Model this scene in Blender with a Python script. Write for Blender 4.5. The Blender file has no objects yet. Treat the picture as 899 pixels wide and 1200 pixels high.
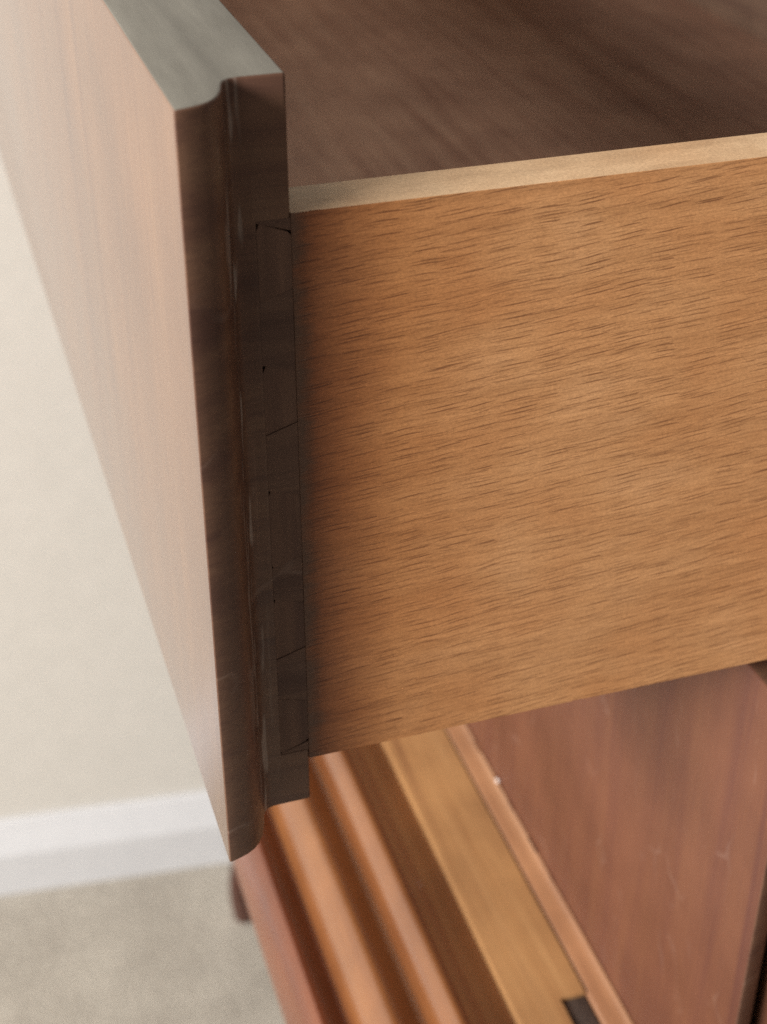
import bpy, bmesh, math, random
from mathutils import Matrix, Vector

# ------------------------------------------------------------------ camera, world, lamp, exposure
U = 0.00014            # one survey unit in metres
H = 1.12               # camera height above the carpet


def P(x, y, zd):       # survey units (x into the chest, y along its width, zd below the lens) -> metres
    return Vector((x * U, y * U, H - zd * U))


scene = bpy.context.scene
cam_data = bpy.data.cameras.new('camera')
cam = bpy.data.objects.new('camera', cam_data)
scene.collection.objects.link(cam)
scene.camera = cam
right = Vector((6635 / 6972, -690 / 2248.2, 0)).normalized()
fwd = Vector((1798 / 6972, 1798 / 2248.2, -1798 / 3319)).normalized()
up = right.cross(fwd).normalized()
right = fwd.cross(up).normalized()
m = Matrix((right, up, -fwd)).transposed().to_4x4()
m.translation = Vector((0, 0, H))
cam.matrix_world = m
cam_data.sensor_fit = 'VERTICAL'
cam_data.sensor_height = 24
cam_data.lens = 24 * 1798 / 1200
cam_data.clip_start = 0.01
cam_data.clip_end = 50
cam_data.dof.use_dof = True
cam_data.dof.focus_distance = 0.318
cam_data.dof.aperture_fstop = 12.0

world = bpy.data.worlds.new('World')
scene.world = world
world.use_nodes = True
world.node_tree.nodes['Background'].inputs[0].default_value = (1.0, 0.97, 0.94, 1)
world.node_tree.nodes['Background'].inputs[1].default_value = 0.13

lamp = bpy.data.lights.new('window_light', 'AREA')
lamp.shape = 'RECTANGLE'
lamp.size = 1.15
lamp.size_y = 0.9
lamp.energy = 200
lamp.color = (1.0, 0.965, 0.92)
lo = bpy.data.objects.new('window_light', lamp)
scene.collection.objects.link(lo)
tgt = P(400, 1861, 1200)
az = math.radians(68)
lo.location = tgt + 3.0 * Vector((-math.sin(az), -math.cos(az), 0.36))
lo.rotation_euler = (tgt - lo.location).to_track_quat('-Z', 'Y').to_euler()

fill_lamp = bpy.data.lights.new('ceiling_fill', 'AREA')  # unseen soft fill, added for ceiling bounce to lighten the drawer floor
fill_lamp.shape = 'DISK'
fill_lamp.size = 1.5
fill_lamp.energy = 15
fill_lamp.color = (1.0, 0.93, 0.84)
ro = bpy.data.objects.new('ceiling_fill', fill_lamp)
scene.collection.objects.link(ro)
ro.location = (-1.05, 0.38, 2.4)

scene.view_settings.view_transform = 'Standard'
scene.view_settings.look = 'None'
scene.view_settings.exposure = 0
scene.view_settings.gamma = 1
scene.cycles.max_bounces = 8
scene.cycles.use_denoising = False


# ------------------------------------------------------------------ materials
def new_mat(name):
    mt = bpy.data.materials.new(name)
    mt.use_nodes = True
    nt = mt.node_tree
    b = nt.nodes['Principled BSDF']
    return mt, nt, b


def N(nt, kind, **kw):
    n = nt.nodes.new(kind)
    for k, v in kw.items():
        setattr(n, k, v)
    return n


def noise(nt, vec, scale, detail=4, rough=0.55, rot=(0, 0, 0), dist=0.0):
    mp = N(nt, 'ShaderNodeMapping')
    mp.inputs['Rotation'].default_value = rot
    mp.inputs['Scale'].default_value = scale
    nt.links.new(vec, mp.inputs['Vector'])
    t = N(nt, 'ShaderNodeTexNoise')
    t.inputs['Scale'].default_value = 1
    t.inputs['Detail'].default_value = detail
    t.inputs['Roughness'].default_value = rough
    t.inputs['Distortion'].default_value = dist
    nt.links.new(mp.outputs[0], t.inputs['Vector'])
    return t.outputs['Fac']


def ramp(nt, fac, stops):
    r = N(nt, 'ShaderNodeValToRGB')
    e = r.color_ramp.elements
    while len(e) < len(stops):
        e.new(0.5)
    for i, (p, c) in enumerate(stops):
        e[i].position = p
        e[i].color = (c[0], c[1], c[2], 1) if not isinstance(c, (int, float)) else (c, c, c, 1)
    nt.links.new(fac, r.inputs[0])
    return r.outputs[0]


def mix(nt, a, b, fac, mode='MIX'):
    x = N(nt, 'ShaderNodeMix', data_type='RGBA', blend_type=mode)
    x.clamp_factor = True
    for sock, val in ((x.inputs[6], a), (x.inputs[7], b), (x.inputs[0], fac)):
        if isinstance(val, bpy.types.NodeSocket):
            nt.links.new(val, sock)
        elif isinstance(val, tuple):
            sock.default_value = (*val, 1)
        else:
            sock.default_value = val
    return x.outputs[2]


def bump(nt, b, h, strength, dist):
    bp = N(nt, 'ShaderNodeBump')
    bp.inputs['Strength'].default_value = strength
    bp.inputs['Distance'].default_value = dist
    nt.links.new(h, bp.inputs['Height'])
    nt.links.new(bp.outputs[0], b.inputs['Normal'])


def polished_wood(name, light, mid, dark, axis, gloss=0.25, coat=0.5, streak=110, fine=900, pores=0.25,
                  spec=0.5, coat_rough=None, scuff=0.0, arris=None):
    """figured, varnished wood whose grain runs along axis (0 x, 1 y, 2 z)"""
    mt, nt, b = new_mat(name)
    tc = N(nt, 'ShaderNodeTexCoord').outputs['Object']

    def sc(across, along):
        s = [across] * 3
        s[axis] = along
        return tuple(s)
    broad = noise(nt, tc, sc(streak, streak * 0.05), 3, 0.5, dist=0.6)
    fib = noise(nt, tc, sc(fine, fine * 0.025), 4, 0.6)
    cloud = noise(nt, tc, (22, 22, 22), 3, 0.55)
    col = ramp(nt, broad, [(0.28, dark), (0.46, mid), (0.70, light)])
    col = mix(nt, col, dark, mix(nt, (0, 0, 0), (0.5, 0.5, 0.5), ramp(nt, fib, [(0.45, 0.0), (0.7, 1.0)])))
    col = mix(nt, col, ramp(nt, cloud, [(0.3, (0.72, 0.68, 0.68)), (0.7, (1.12, 1.1, 1.05))]), 0.8, 'MULTIPLY')
    if scuff:
        vo = N(nt, 'ShaderNodeTexVoronoi', feature='DISTANCE_TO_EDGE')
        vo.inputs['Scale'].default_value = 1
        wn = N(nt, 'ShaderNodeTexNoise')
        wn.inputs['Scale'].default_value = 45
        nt.links.new(tc, wn.inputs['Vector'])
        wv = N(nt, 'ShaderNodeVectorMath', operation='MULTIPLY_ADD')
        nt.links.new(wn.outputs['Color'], wv.inputs[0])
        wv.inputs[1].default_value = (0.02, 0.02, 0.02)
        nt.links.new(tc, wv.inputs[2])
        mp = N(nt, 'ShaderNodeMapping')
        mp.inputs['Rotation'].default_value = (0.25, 0.2, 0.1)
        mp.inputs['Scale'].default_value = sc(34, 11)
        nt.links.new(wv.outputs[0], mp.inputs['Vector'])
        nt.links.new(mp.outputs[0], vo.inputs['Vector'])
        line = ramp(nt, vo.outputs['Distance'], [(0.004, 1.0), (0.022, 0.0)])
        where = ramp(nt, noise(nt, tc, (55, 55, 55), 2, 0.5), [(0.50, 0.0), (0.66, 1.0)])
        col = mix(nt, col, (0.62, 0.46, 0.38), mix(nt, (0, 0, 0), mix(nt, line, where, 1.0, 'MULTIPLY'), scuff))
    if arris:                                      # rubbed flecks along a raised edge at this depth (local x)
        fl = ramp(nt, noise(nt, tc, (420, 420, 50), 1, 0.5), [(0.55, 0.0), (0.62, 1.0)])
        sx = N(nt, 'ShaderNodeSeparateXYZ')
        nt.links.new(tc, sx.inputs[0])
        sb = N(nt, 'ShaderNodeMath', operation='SUBTRACT')
        nt.links.new(sx.outputs[0], sb.inputs[0])
        sb.inputs[1].default_value = arris
        ab = N(nt, 'ShaderNodeMath', operation='ABSOLUTE')
        nt.links.new(sb.outputs[0], ab.inputs[0])
        band = ramp(nt, ab.outputs[0], [(0.0005, 1.0), (0.0013, 0.0)])
        col = mix(nt, col, (0.50, 0.42, 0.36), mix(nt, (0, 0, 0), mix(nt, fl, band, 1.0, 'MULTIPLY'), 0.6))
    nt.links.new(col, b.inputs['Base Color'])
    rg = N(nt, 'ShaderNodeMapRange')
    rg.inputs['To Min'].default_value = gloss * 0.8
    rg.inputs['To Max'].default_value = gloss * 1.35
    nt.links.new(cloud, rg.inputs['Value'])
    nt.links.new(rg.outputs[0], b.inputs['Roughness'])
    b.inputs['Coat Weight'].default_value = coat
    b.inputs['Coat Roughness'].default_value = gloss * 0.7 if coat_rough is None else coat_rough
    b.inputs['Specular IOR Level'].default_value = spec
    bump(nt, b, fib, pores, 0.0002)
    return mt


def dashes(nt, tc, cell_x, cell_z, len_, wid, tilt, seed, keep):
    """one slim dark pore fleck per jittered cell, running along x; returns a 0..1 mask"""
    mp = N(nt, 'ShaderNodeMapping')
    mp.inputs['Rotation'].default_value = (0, tilt, 0)
    mp.inputs['Location'].default_value = (seed, 0, seed * 0.7)
    nt.links.new(tc, mp.inputs['Vector'])
    wob = N(nt, 'ShaderNodeTexNoise')
    wob.inputs['Scale'].default_value = 70
    wob.inputs['Detail'].default_value = 1
    nt.links.new(mp.outputs[0], wob.inputs['Vector'])
    wv = N(nt, 'ShaderNodeVectorMath', operation='MULTIPLY_ADD')
    nt.links.new(wob.outputs['Color'], wv.inputs[0])
    wv.inputs[1].default_value = (0, 0, 0.0018)
    nt.links.new(mp.outputs[0], wv.inputs[2])
    sx = N(nt, 'ShaderNodeSeparateXYZ')
    nt.links.new(wv.outputs[0], sx.inputs[0])
    cx = N(nt, 'ShaderNodeCombineXYZ')
    for k, (src, cell) in enumerate((('X', cell_x), ('Z', cell_z))):
        mu = N(nt, 'ShaderNodeMath', operation='DIVIDE')
        nt.links.new(sx.outputs[src], mu.inputs[0])
        mu.inputs[1].default_value = cell
        nt.links.new(mu.outputs[0], cx.inputs[k])
    vo = N(nt, 'ShaderNodeTexVoronoi', voronoi_dimensions='2D')
    vo.inputs['Scale'].default_value = 1
    vo.inputs['Randomness'].default_value = 0.95
    nt.links.new(cx.outputs[0], vo.inputs['Vector'])
    df = N(nt, 'ShaderNodeVectorMath', operation='SUBTRACT')
    nt.links.new(cx.outputs[0], df.inputs[0])
    nt.links.new(vo.outputs['Position'], df.inputs[1])
    dm = N(nt, 'ShaderNodeVectorMath', operation='MULTIPLY')
    nt.links.new(df.outputs[0], dm.inputs[0])
    dm.inputs[1].default_value = (2 * cell_x / len_, 2 * cell_z / wid, 0)
    ln = N(nt, 'ShaderNodeVectorMath', operation='LENGTH')
    nt.links.new(dm.outputs[0], ln.inputs[0])
    body = ramp(nt, ln.outputs['Value'], [(0.35, 1.0), (1.0, 0.0)])
    sc = N(nt, 'ShaderNodeSeparateColor')
    nt.links.new(vo.outputs['Color'], sc.inputs[0])
    amt = ramp(nt, sc.outputs[0], [(1 - keep, 0.0), (1.0, 1.0)])
    return mix(nt, body, amt, 1.0, 'MULTIPLY')


def beech_wood(name, base, dark, light, rough=0.5, fleck=1.0, tilt=0.09, joint_tone=True):
    """varnished beech: short dark flecks along x; darker and browner towards the joint at low x"""
    mt, nt, b = new_mat(name)
    tc = N(nt, 'ShaderNodeTexCoord').outputs['Object']
    rot = (0, tilt, 0)
    d1 = dashes(nt, tc, 0.0085, 0.00118, 0.0112, 0.00040, tilt, 0.31, 1.0)
    d2 = dashes(nt, tc, 0.0052, 0.0009, 0.0066, 0.00030, tilt, 0.77, 0.8)
    d3 = dashes(nt, tc, 0.0034, 0.0008, 0.0030, 0.00022, tilt, 1.93, 0.8)
    lines = noise(nt, tc, (14, 90, 480), 4, 0.6, rot)
    fibre = noise(nt, tc, (90, 300, 2400), 3, 0.6, rot)
    cloud = noise(nt, tc, (34, 30, 55), 3, 0.5, rot)
    grit = noise(nt, tc, (1500, 1500, 3200), 2, 0.6)
    col = ramp(nt, cloud, [(0.3, tuple(c * k for c, k in zip(base, (0.93, 0.86, 0.80)))), (0.55, base), (0.75, light)])
    col = mix(nt, col, ramp(nt, lines, [(0.3, (0.84, 0.8, 0.76)), (0.65, (1.06, 1.05, 1.04))]), 0.9, 'MULTIPLY')
    col = mix(nt, col, ramp(nt, fibre, [(0.3, (0.84, 0.82, 0.80)), (0.7, (1.1, 1.1, 1.1))]), 0.8, 'MULTIPLY')

    def k(sock, f):
        return mix(nt, (0, 0, 0), sock, f * fleck)
    col = mix(nt, col, dark, k(d3, 0.40))
    col = mix(nt, col, dark, k(d2, 0.7))
    col = mix(nt, col, dark, k(d1, 0.88))
    col = mix(nt, col, ramp(nt, grit, [(0.3, (0.8, 0.79, 0.78)), (0.7, (1.16, 1.16, 1.16))]), 0.85, 'MULTIPLY')
    if joint_tone:  # beech turns browner and redder towards low x, with an uneven edge
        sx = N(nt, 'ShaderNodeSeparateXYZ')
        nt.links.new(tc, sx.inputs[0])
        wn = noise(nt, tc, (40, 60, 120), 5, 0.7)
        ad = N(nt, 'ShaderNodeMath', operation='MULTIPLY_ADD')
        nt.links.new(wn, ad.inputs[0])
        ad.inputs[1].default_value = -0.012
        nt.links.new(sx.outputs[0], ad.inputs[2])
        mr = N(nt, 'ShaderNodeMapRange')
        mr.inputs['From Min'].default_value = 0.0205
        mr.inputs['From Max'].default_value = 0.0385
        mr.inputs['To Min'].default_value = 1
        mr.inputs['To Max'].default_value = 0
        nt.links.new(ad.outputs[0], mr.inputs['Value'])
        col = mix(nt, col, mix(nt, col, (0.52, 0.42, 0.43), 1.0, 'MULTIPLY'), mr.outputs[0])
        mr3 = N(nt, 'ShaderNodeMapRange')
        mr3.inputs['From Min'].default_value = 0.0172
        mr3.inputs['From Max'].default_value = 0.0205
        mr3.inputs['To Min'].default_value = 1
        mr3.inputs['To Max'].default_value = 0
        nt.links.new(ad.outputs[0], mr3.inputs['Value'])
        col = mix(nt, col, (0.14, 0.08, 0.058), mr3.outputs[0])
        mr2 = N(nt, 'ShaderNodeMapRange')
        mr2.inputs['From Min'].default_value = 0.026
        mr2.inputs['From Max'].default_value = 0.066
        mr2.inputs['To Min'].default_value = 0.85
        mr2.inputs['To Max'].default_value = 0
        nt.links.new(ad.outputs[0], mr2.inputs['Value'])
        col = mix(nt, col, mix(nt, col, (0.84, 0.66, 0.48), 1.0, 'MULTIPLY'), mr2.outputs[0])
    nt.links.new(col, b.inputs['Base Color'])
    b.inputs['Roughness'].default_value = rough
    b.inputs['Specular IOR Level'].default_value = 0.4
    h = N(nt, 'ShaderNodeMath', operation='SUBTRACT')
    nt.links.new(fibre, h.inputs[0])
    nt.links.new(d1, h.inputs[1])
    bump(nt, b, h.outputs[0], 0.3, 0.0002)
    return mt


def plain(name, c1, c2, scale, rough, bstr=0.2, bdist=0.0005, detail=5):
    mt, nt, b = new_mat(name)
    tc = N(nt, 'ShaderNodeTexCoord').outputs['Object']
    n = noise(nt, tc, (scale,) * 3 if not isinstance(scale, tuple) else scale, detail, 0.6)
    nt.links.new(ramp(nt, n, [(0.3, c1), (0.7, c2)]), b.inputs['Base Color'])
    b.inputs['Roughness'].default_value = rough
    bump(nt, b, n, bstr, bdist)
    return mt


M_front = polished_wood('polished_front_wood', (0.18, 0.095, 0.053), (0.15, 0.076, 0.044), (0.118, 0.058, 0.037), 2, 0.27, 0.8, 55, pores=0.05)
M_front2 = polished_wood('veneered_front_wood', (0.175, 0.074, 0.041), (0.155, 0.063, 0.037), (0.12, 0.047, 0.034), 2, 0.42, 0.06, 80, spec=0.25, scuff=0.07)
M_end = polished_wood('stained_end_wood', (0.195, 0.108, 0.068), (0.16, 0.084, 0.055), (0.11, 0.055, 0.04), 0, 0.40, 0.06, 140, spec=0.25, scuff=0.14, arris=0.0112)
M_case = polished_wood('case_wood', (0.22, 0.10, 0.055), (0.15, 0.065, 0.038), (0.08, 0.035, 0.022), 2, 0.3, 0.4)
M_mould = polished_wood('moulding_wood', (0.27, 0.113, 0.04), (0.215, 0.082, 0.03), (0.155, 0.055, 0.024), 1, 0.24, 0.6, 60, coat_rough=0.09)
M_redmould = polished_wood('red_moulding_wood', (0.20, 0.064, 0.025), (0.16, 0.046, 0.019), (0.11, 0.031, 0.015), 1, 0.3, 0.3, 60)
M_bead = polished_wood('bead_wood', (0.43, 0.235, 0.125), (0.37, 0.185, 0.095), (0.27, 0.125, 0.066), 1, 0.3, 0.3, 90)
M_ledge = polished_wood('bare_ledge_wood', (0.53, 0.305, 0.135), (0.46, 0.25, 0.105), (0.33, 0.165, 0.07), 1, 0.5, 0.0, 90)
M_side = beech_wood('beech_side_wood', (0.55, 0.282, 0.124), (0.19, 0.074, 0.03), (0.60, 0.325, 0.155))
M_edge = beech_wood('bare_beech_edge', (0.62, 0.43, 0.26), (0.36, 0.20, 0.10), (0.70, 0.52, 0.34), 0.6, 0.25, 0.0, False)
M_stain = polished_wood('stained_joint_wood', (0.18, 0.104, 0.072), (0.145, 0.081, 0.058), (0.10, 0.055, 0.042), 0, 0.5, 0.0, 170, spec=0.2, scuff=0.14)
M_tail = polished_wood('stained_tail_wood', (0.20, 0.113, 0.078), (0.165, 0.092, 0.064), (0.125, 0.068, 0.05), 2, 0.5, 0.0, 200, spec=0.2, scuff=0.14)
M_ply = polished_wood('drawer_bottom_wood', (0.50, 0.315, 0.225), (0.43, 0.255, 0.18), (0.34, 0.19, 0.135), 1, 0.55, 0.0, 170)
M_back = polished_wood('drawer_back_wood', (0.26, 0.17, 0.12), (0.22, 0.14, 0.10), (0.17, 0.10, 0.075), 1, 0.55, 0.0, 60)
M_dark = plain('dark_iron', (0.05, 0.036, 0.03), (0.09, 0.066, 0.054), 300, 0.6)
M_leg = polished_wood('leg_wood', (0.10, 0.032, 0.02), (0.07, 0.023, 0.015), (0.04, 0.015, 0.011), 2, 0.3, 0.3)
M_wall = plain('wall_paint', (0.605, 0.58, 0.535), (0.645, 0.617, 0.57), 60, 0.8, 0.1)
M_skirt = plain('skirting_paint', (0.62, 0.625, 0.645), (0.66, 0.665, 0.685), 40, 0.4, 0.05)
M_speck = plain('pale_chip', (0.8, 0.72, 0.68), (0.85, 0.78, 0.74), 400, 0.4)


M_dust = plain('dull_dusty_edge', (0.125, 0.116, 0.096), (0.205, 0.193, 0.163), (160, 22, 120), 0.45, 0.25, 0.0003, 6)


def carpet_mat():
    mt, nt, b = new_mat('carpet_pile')
    tc = N(nt, 'ShaderNodeTexCoord').outputs['Object']
    big = noise(nt, tc, (14, 14, 14), 4, 0.6)
    tuft = noise(nt, tc, (150, 150, 150), 5, 0.75)
    c = ramp(nt, big, [(0.3, (0.44, 0.40, 0.345)), (0.7, (0.57, 0.525, 0.455))])
    c = mix(nt, c, ramp(nt, tuft, [(0.3, 0.7), (0.7, 1.15)]), 0.8, 'MULTIPLY')
    nt.links.new(c, b.inputs['Base Color'])
    b.inputs['Roughness'].default_value = 0.95
    b.inputs['Specular IOR Level'].default_value = 0.1
    bump(nt, b, tuft, 0.8, 0.004)
    return mt


M_carpet = carpet_mat()


# ------------------------------------------------------------------ mesh helpers
def link(o):
    scene.collection.objects.link(o)
    return o


def finish(me, angle=35):
    for p in me.polygons:
        p.use_smooth = len(p.vertices) < 6
    me.set_sharp_from_angle(angle=math.radians(angle))


def prism(profile, axis, lo_, hi_, bevel=0.0, seg=2, steps=1):
    """closed profile extruded along axis; coordinates in survey units -> metres relative to nothing"""
    bm = bmesh.new()
    rings = []
    for k in range(steps + 1):
        t = lo_ + (hi_ - lo_) * k / steps
        ring = []
        for a, b in profile:
            c = {'z': (a, b, t), 'y': (a, t, b), 'x': (t, a, b)}[axis]
            ring.append(bm.verts.new(P(*c)))
        rings.append(ring)
    n = len(profile)
    for r0, r1 in zip(rings, rings[1:]):
        for i in range(n):
            bm.faces.new((r0[i], r0[(i + 1) % n], r1[(i + 1) % n], r1[i]))
    bm.faces.new(rings[0])
    bm.faces.new(list(reversed(rings[-1])))
    bmesh.ops.recalc_face_normals(bm, faces=bm.faces[:])
    if bevel:
        es = [e for e in bm.edges if len(e.link_faces) == 2 and e.calc_face_angle(0) > math.radians(40)]
        bmesh.ops.bevel(bm, geom=es, offset=bevel * U, segments=seg, profile=0.5, affect='EDGES', clamp_overlap=True)
    return bm


def box(x0, x1, y0, y1, z0, z1, bevel=0.0, seg=2):
    return prism([(x0, y0), (x1, y0), (x1, y1), (x0, y1)], 'z', z0, z1, bevel, seg)


def obj(name, bm, mat, parent=None, angle=35):
    """link a bmesh (world metres) as one mesh object under its thing"""
    me = bpy.data.meshes.new(name)
    if parent is not None:
        bmesh.ops.translate(bm, vec=-world_loc(parent), verts=bm.verts[:])
    bm.to_mesh(me)
    bm.free()
    me.materials.append(mat)
    finish(me, angle)
    o = link(bpy.data.objects.new(name, me))
    o.parent = parent
    return o


def world_loc(o):
    v = Vector((0, 0, 0))
    while o is not None:
        v += o.location
        o = o.parent
    return v


def cut(o, cutters):
    """subtract bmeshes (world metres) from object o, baked into its mesh"""
    for c in cutters:
        bmesh.ops.translate(c, vec=-world_loc(o), verts=c.verts[:])
        me = bpy.data.meshes.new('cutter')
        c.to_mesh(me)
        c.free()
        co = link(bpy.data.objects.new('cutter', me))
        co.matrix_world = Matrix.Translation(world_loc(o))
        md = o.modifiers.new('cut', 'BOOLEAN')
        md.object = co
        md.operation = 'DIFFERENCE'
        md.solver = 'EXACT'
        bpy.context.view_layer.update()
        dg = bpy.context.evaluated_depsgraph_get()
        new = bpy.data.meshes.new_from_object(o.evaluated_get(dg))
        o.modifiers.clear()
        old = o.data
        o.data = new
        bpy.data.meshes.remove(old)
        bpy.data.objects.remove(co)
        bpy.data.meshes.remove(me)
    finish(o.data)


def thing(name, label, cat, loc, group=None):
    o = link(bpy.data.objects.new(name, None))
    o.empty_display_size = 0.05
    o.location = loc
    o['label'] = label
    o['category'] = cat
    if group:
        o['group'] = group
    return o


def arc(cx, cy, rx, ry, a0, a1, n):
    return [(cx + rx * math.cos(math.radians(a0 + (a1 - a0) * i / n)),
             cy + ry * math.sin(math.radians(a0 + (a1 - a0) * i / n))) for i in range(n + 1)]


# ------------------------------------------------------------------ the room
FLOOR = H / U
bm = bmesh.new()
bmesh.ops.create_grid(bm, x_segments=4, y_segments=4, size=4)
carpet = obj('carpet', bm, M_carpet)
carpet['kind'] = 'structure'
carpet['label'] = 'grey beige carpet floor with a mottled pile'

ang = math.atan2(7781 - 7952, 1297 + 233)          # the wall is a little out of square with the chest
wall = link(bpy.data.objects.new('wall', None))
wall['kind'] = 'structure'
wall['label'] = 'plain cream painted wall behind the chest'
wall.location = P(-233, 7952, FLOOR)


def along_wall(name, prof, mat):
    """profile (depth from skirting face, height) in metres, extruded along the wall"""
    b = bmesh.new()
    d = Vector((math.cos(ang), math.sin(ang), 0))
    n = Vector((-math.sin(ang), math.cos(ang), 0))
    rings = [[b.verts.new(d * s + n * p + Vector((0, 0, h))) for p, h in prof] for s in (-3.5, 3.5)]
    k = len(prof)
    for i in range(k):
        b.faces.new((rings[0][i], rings[0][(i + 1) % k], rings[1][(i + 1) % k], rings[1][i]))
    b.faces.new(rings[0])
    b.faces.new(list(reversed(rings[1])))
    bmesh.ops.recalc_face_normals(b, faces=b.faces[:])
    me = bpy.data.meshes.new(name)
    b.to_mesh(me)
    b.free()
    me.materials.append(mat)
    finish(me, 20)
    o = link(bpy.data.objects.new(name, me))
    o.parent = wall
    return o


along_wall('plaster', [(0.0195, -0.02), (0.12, -0.02), (0.12, 2.5), (0.0195, 2.5)], M_wall)
along_wall('skirting_board', [(0, -0.01), (0, 0.050), (0.0015, 0.054), (0.009, 0.070), (0.0125, 0.080), (0.019, 0.082),
                              (0.019, -0.01)], M_skirt)

# ------------------------------------------------------------------ the chest carcass
X1, Y1, Y2 = 1445, 1861, 7139                      # stile front, clear opening between the sides
chest = thing('chest', 'dark polished wooden chest of drawers standing on turned feet beside the wall', 'chest of drawers',
              P(2800, 4500, FLOOR))
obj('side_panel', box(X1, 4500, 1700, Y1 - 4, 545, 5300, 4), M_case, chest)
obj('side_panel', box(X1, 4500, Y2 + 4, 7300, 545, 5300, 4), M_case, chest)
obj('back_panel', box(4500, 4560, 1700, 7300, 545, 5300), M_case, chest)
obj('top_board', box(1390, 4580, 1640, 7360, 380, 543, 20), M_case, chest)
for z in (1738, 3066):
    obj('rail', box(1532, 1800, Y1 - 2, Y2 + 2, z, z + 240, 3), M_case, chest)
obj('base_frame', box(1260, 4500, 1700, 7300, 5302, 5900, 10), M_case, chest)


def turned_leg(x, y):
    prof = [(0, 5900), (110, 5900), (118, 6100), (70, 6140), (64, 6200), (120, 6300), (142, 6500), (120, 6800), (72, 7150),
            (62, 7300), (84, 7330), (84, 7370), (64, 7400), (62, 7480), (82, 7560), (98, 7700), (98, 7840), (88, 7940),
            (80, FLOOR), (0, FLOOR)]
    b = bmesh.new()
    n = 28
    rings = []
    for r, z in prof:
        if r == 0:
            rings.append([b.verts.new(P(x, y, z))])
        else:
            rings.append([b.verts.new(P(x + r * math.cos(i * math.tau / n), y + r * math.sin(i * math.tau / n), z)) for i in range(n)])
    for r0, r1 in zip(rings, rings[1:]):
        for i in range(n):
            j = (i + 1) % n
            if len(r0) == 1:
                b.faces.new((r0[0], r1[j], r1[i]))
            elif len(r1) == 1:
                b.faces.new((r0[i], r0[j], r1[0]))
            else:
                b.faces.new((r0[i], r0[j], r1[j], r1[i]))
    bmesh.ops.recalc_face_normals(b, faces=b.faces[:])
    return b


for x in (1350, 4330):
    for y in (1830, 7262):
        obj('leg', turned_leg(x, y), M_leg, chest, 50)

# ------------------------------------------------------------------ drawers
LIP = [(0, 0), (18, 5), (34, 11), (47, 19), (57, 30), (65, 43), (71, 58), (75, 72), (78, 85), (82, 94), (89, 101), (99, 104.5), (112, 105)]


def front_profile(x, y_near, y_far, thick=164):
    near = [(x + a, y_near - 105 + b) for a, b in LIP]
    far = [(x + a, y_far + 105 - b) for a, b in reversed(LIP)]
    return near + [(x + thick, y_near), (x + thick, y_far)] + far


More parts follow.
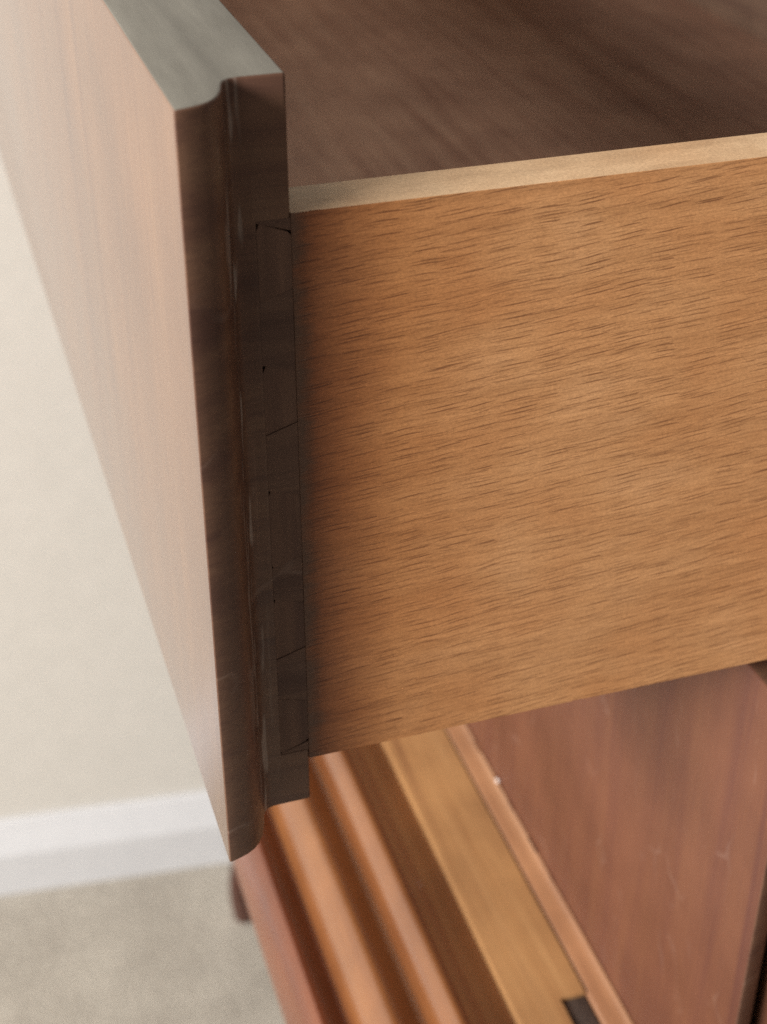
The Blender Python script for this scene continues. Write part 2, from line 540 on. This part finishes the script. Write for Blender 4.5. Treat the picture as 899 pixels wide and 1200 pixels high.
def make_drawer(name, label, x, ztop, zbot, group, loc, joints, finish_mat, y_end):
    d = thing(name, label, 'drawer', loc, group)
    s0, s1 = ztop + 187, zbot - 91                 # top and bottom edge of the drawer sides
    xb = x + 164
    front = obj('drawer_front', prism(front_profile(x, y_end, Y2), 'z', ztop, zbot, 4.5, 3), finish_mat, d, 30)
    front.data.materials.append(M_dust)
    front.data.materials.append(M_end)
    for p in front.data.polygons:
        if abs(p.normal.y) > 0.15 and p.normal.x > -0.7 and abs(p.normal.z) < 0.8:
            p.material_index = 2
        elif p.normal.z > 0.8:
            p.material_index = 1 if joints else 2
    if joints:
        zs = [(790, 874), (1000, 1082), (1205, 1313), (1401, 1488), (1597, 1683)]   # tails, at the shoulder
        fl = 15
        c0_, c1_ = zs[0][0] - fl - 3, zs[-1][1] + fl + 3
        cut(front, [box(xb - 47.6, xb + 30, Y1 - 30, Y1 + 92, c0_, c1_)])
    side_end = x + 2950
    near = obj('drawer_side', prism([(xb + (0.05 if joints else 1), s0), (side_end, s0 + 2), (side_end, s1), (xb + (0.05 if joints else 1), s1)],
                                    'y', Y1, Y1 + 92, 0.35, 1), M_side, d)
    if joints:
        rw = random.Random(11)
        dents = []
        for k in range(9):
            xa = xb + 30 + k * 95 + rw.uniform(-35, 35)
            wv = rw.uniform(5, 22)
            dp = rw.uniform(1.2, 3.6)
            top = k % 3 < 2
            ze = s0 if top else s1
            sg = 1 if top else -1
            dents.append(prism([(Y1 - 3, ze - 4 * sg), (Y1 + dp * 1.6, ze - 4 * sg), (Y1 - 3, ze + (dp + 1.5) * sg)], 'x', xa, xa + wv))
        cut(near, dents)
    near.data.materials.append(M_edge)
    for p in near.data.polygons:
        if p.normal.z > 0.9:
            p.material_index = 1
    if joints:
        # five tails (wider at their tips) and the pins of the front between them
        tip = xb - 47.3
        gaps = [(1.0, 0.15), (0.3, 0.5), (0.25, 0.2), (0.7, 0.6), (0.5, 0.9)]
        chips = [(9, 2), (11, 0), (7, 5), (7, 0), (0, 4)]      # broken corners at the tip, upper and lower
        for i, (a, b) in enumerate(zs):
            af = a - fl
            bf = b + fl
            g0, g1 = gaps[i]
            c0, c1 = chips[i]
            out = [(tip + 0.1 + c0 * 0.45, af + g0), (xb - (5 if i in (0,) else 0.1), a + g0), (xb - 0.1, a + g0 + (6 if i == 0 else 0.2)),
                   (xb - 0.1, b - g1 - (7 if i == 4 else 0.2)), (xb - (6 if i == 4 else 0.1), b - g1), (tip + 0.1 + c1 * 0.45, bf - g1),
                   (tip + 0.05, bf - g1 - c1 * 1.2 - 0.2), (tip + 0.05, af + g0 + c0 * 1.2 + 0.2)]
            t = prism(out, 'y', Y1 + 0.5 + 0.7 * (i % 2), Y1 + 88, 0.5, 1)
            obj('dovetail', t, M_tail, near)
        ends = [(c0_, c0_)] + zs + [(c1_, c1_)]
        for i in range(6):
            a, b = ends[i][1], ends[i + 1][0]
            p = prism([(tip - 0.2, a + (fl if i else 0)), (xb - 0.2, a), (xb - 0.2, b), (tip - 0.2, b - (fl if i < 5 else 0))], 'y',
                      Y1 + 0.1 + 0.5 * (i % 2), Y1 + 88, 0.4, 1)
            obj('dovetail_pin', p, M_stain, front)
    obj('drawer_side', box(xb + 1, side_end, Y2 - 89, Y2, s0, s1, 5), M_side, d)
    obj('drawer_back', box(side_end - 89, side_end, Y1 + 91, Y2 - 91, s0 + 30, s1 - 72, 4), M_back, d)
    obj('drawer_bottom', box(xb + 1, side_end - 2, Y1 + 90, Y2 - 90, s1 - 70, s1 - 40), M_ply, d)
    return d


grp = 'drawers of the wooden chest'
make_drawer('drawer', 'open drawer pulled far out, with pale beech side and dovetailed moulded front', 307, 579, 1811, grp,
            P(307, 4500, 1811), True, M_front, Y1)
make_drawer('drawer', 'closed reddish brown drawer front with fine scratches, below the open drawer', 1359, 1817, 3142, grp,
            P(1359, 4500, 3142), False, M_front2, Y1 + 42)

# lowest drawer: a bare top edge with a lock mortise and a stepped, rounded moulding as its face
low = thing('drawer', 'lowest drawer, slightly open, with bare golden top edge and stepped rounded mouldings', 'drawer', P(1300, 4500, 4400), grp)
YA, YB = 1756, 7244
body = obj('drawer_front', box(1099, 1292, YA, YB, 3140, 4400), M_ledge, low)
cut(body, [box(1222, 1300, 1990, 2334, 3120, 3215)])
obj('lock_plate', box(1228, 1291, 1991, 2333, 3150, 3214, 2), M_dark, low)
bead = [(1294, 3230), (1294, 3152), (1297, 3146), (1304, 3142), (1320, 3137), (1338, 3132), (1347, 3127), (1353, 3122), (1356, 3121), (1357.6, 3125),
        (1357.6, 3230)]
bead_o = obj('bead', prism(bead, 'y', YA, YB, 0), M_bead, low)


rng = random.Random(4)
nicks = []
for k in range(5):
    y0 = 2700 + k * 130 + rng.uniform(-30, 30)
    nicks.append(box(1358 - rng.uniform(3, 9), 1366, y0, y0 + rng.uniform(18, 70), 3095, 3123 + rng.uniform(0, 10)))
cut(bead_o, nicks)
b = bmesh.new()
bmesh.ops.create_icosphere(b, subdivisions=2, radius=1)
for v in b.verts:
    v.co = P(1353 + 5 * v.co.x, 3104 + 10 * v.co.y, 3113 + 6 * v.co.z)
obj('splinter', b, M_speck, low)


def step(pts, name, mat):
    back = 1098
    prof = pts + [(back, pts[-1][1]), (back, pts[0][1])]
    return obj(name, prism(prof, 'y', YA, YB, 0), mat, low, 40)


# (x, zd) outlines from top to bottom
s1_ = [(1097.6, 3178), (1085, 3181), (1070, 3177), (1040, 3163), (1010, 3144), (985, 3126), (972, 3114), (962, 3107), (952, 3104), (940, 3108),
       (927, 3121), (915, 3145), (907, 3180), (903, 3220), (903, 3250), (912, 3278)]
step(s1_, 'moulding', M_mould)
s2_ = [(914, 3280), (904, 3284), (892, 3281), (872, 3268), (852, 3252), (840, 3244), (828, 3241), (812, 3246), (792, 3266), (772, 3300), (756, 3342),
       (748, 3375), (747, 3395), (755, 3412)]
step(s2_, 'moulding', M_mould)
s3_ = [(757, 3413), (748, 3417), (736, 3414), (716, 3399), (698, 3384), (686, 3378), (674, 3378), (662, 3390), (646, 3430), (632, 3490), (622, 3560),
       (622, 3610), (634, 3670), (662, 3730), (710, 3790), (790, 3850), (870, 3900), (900, 4000), (900, 4360)]
step(s3_, 'moulding', M_redmould)
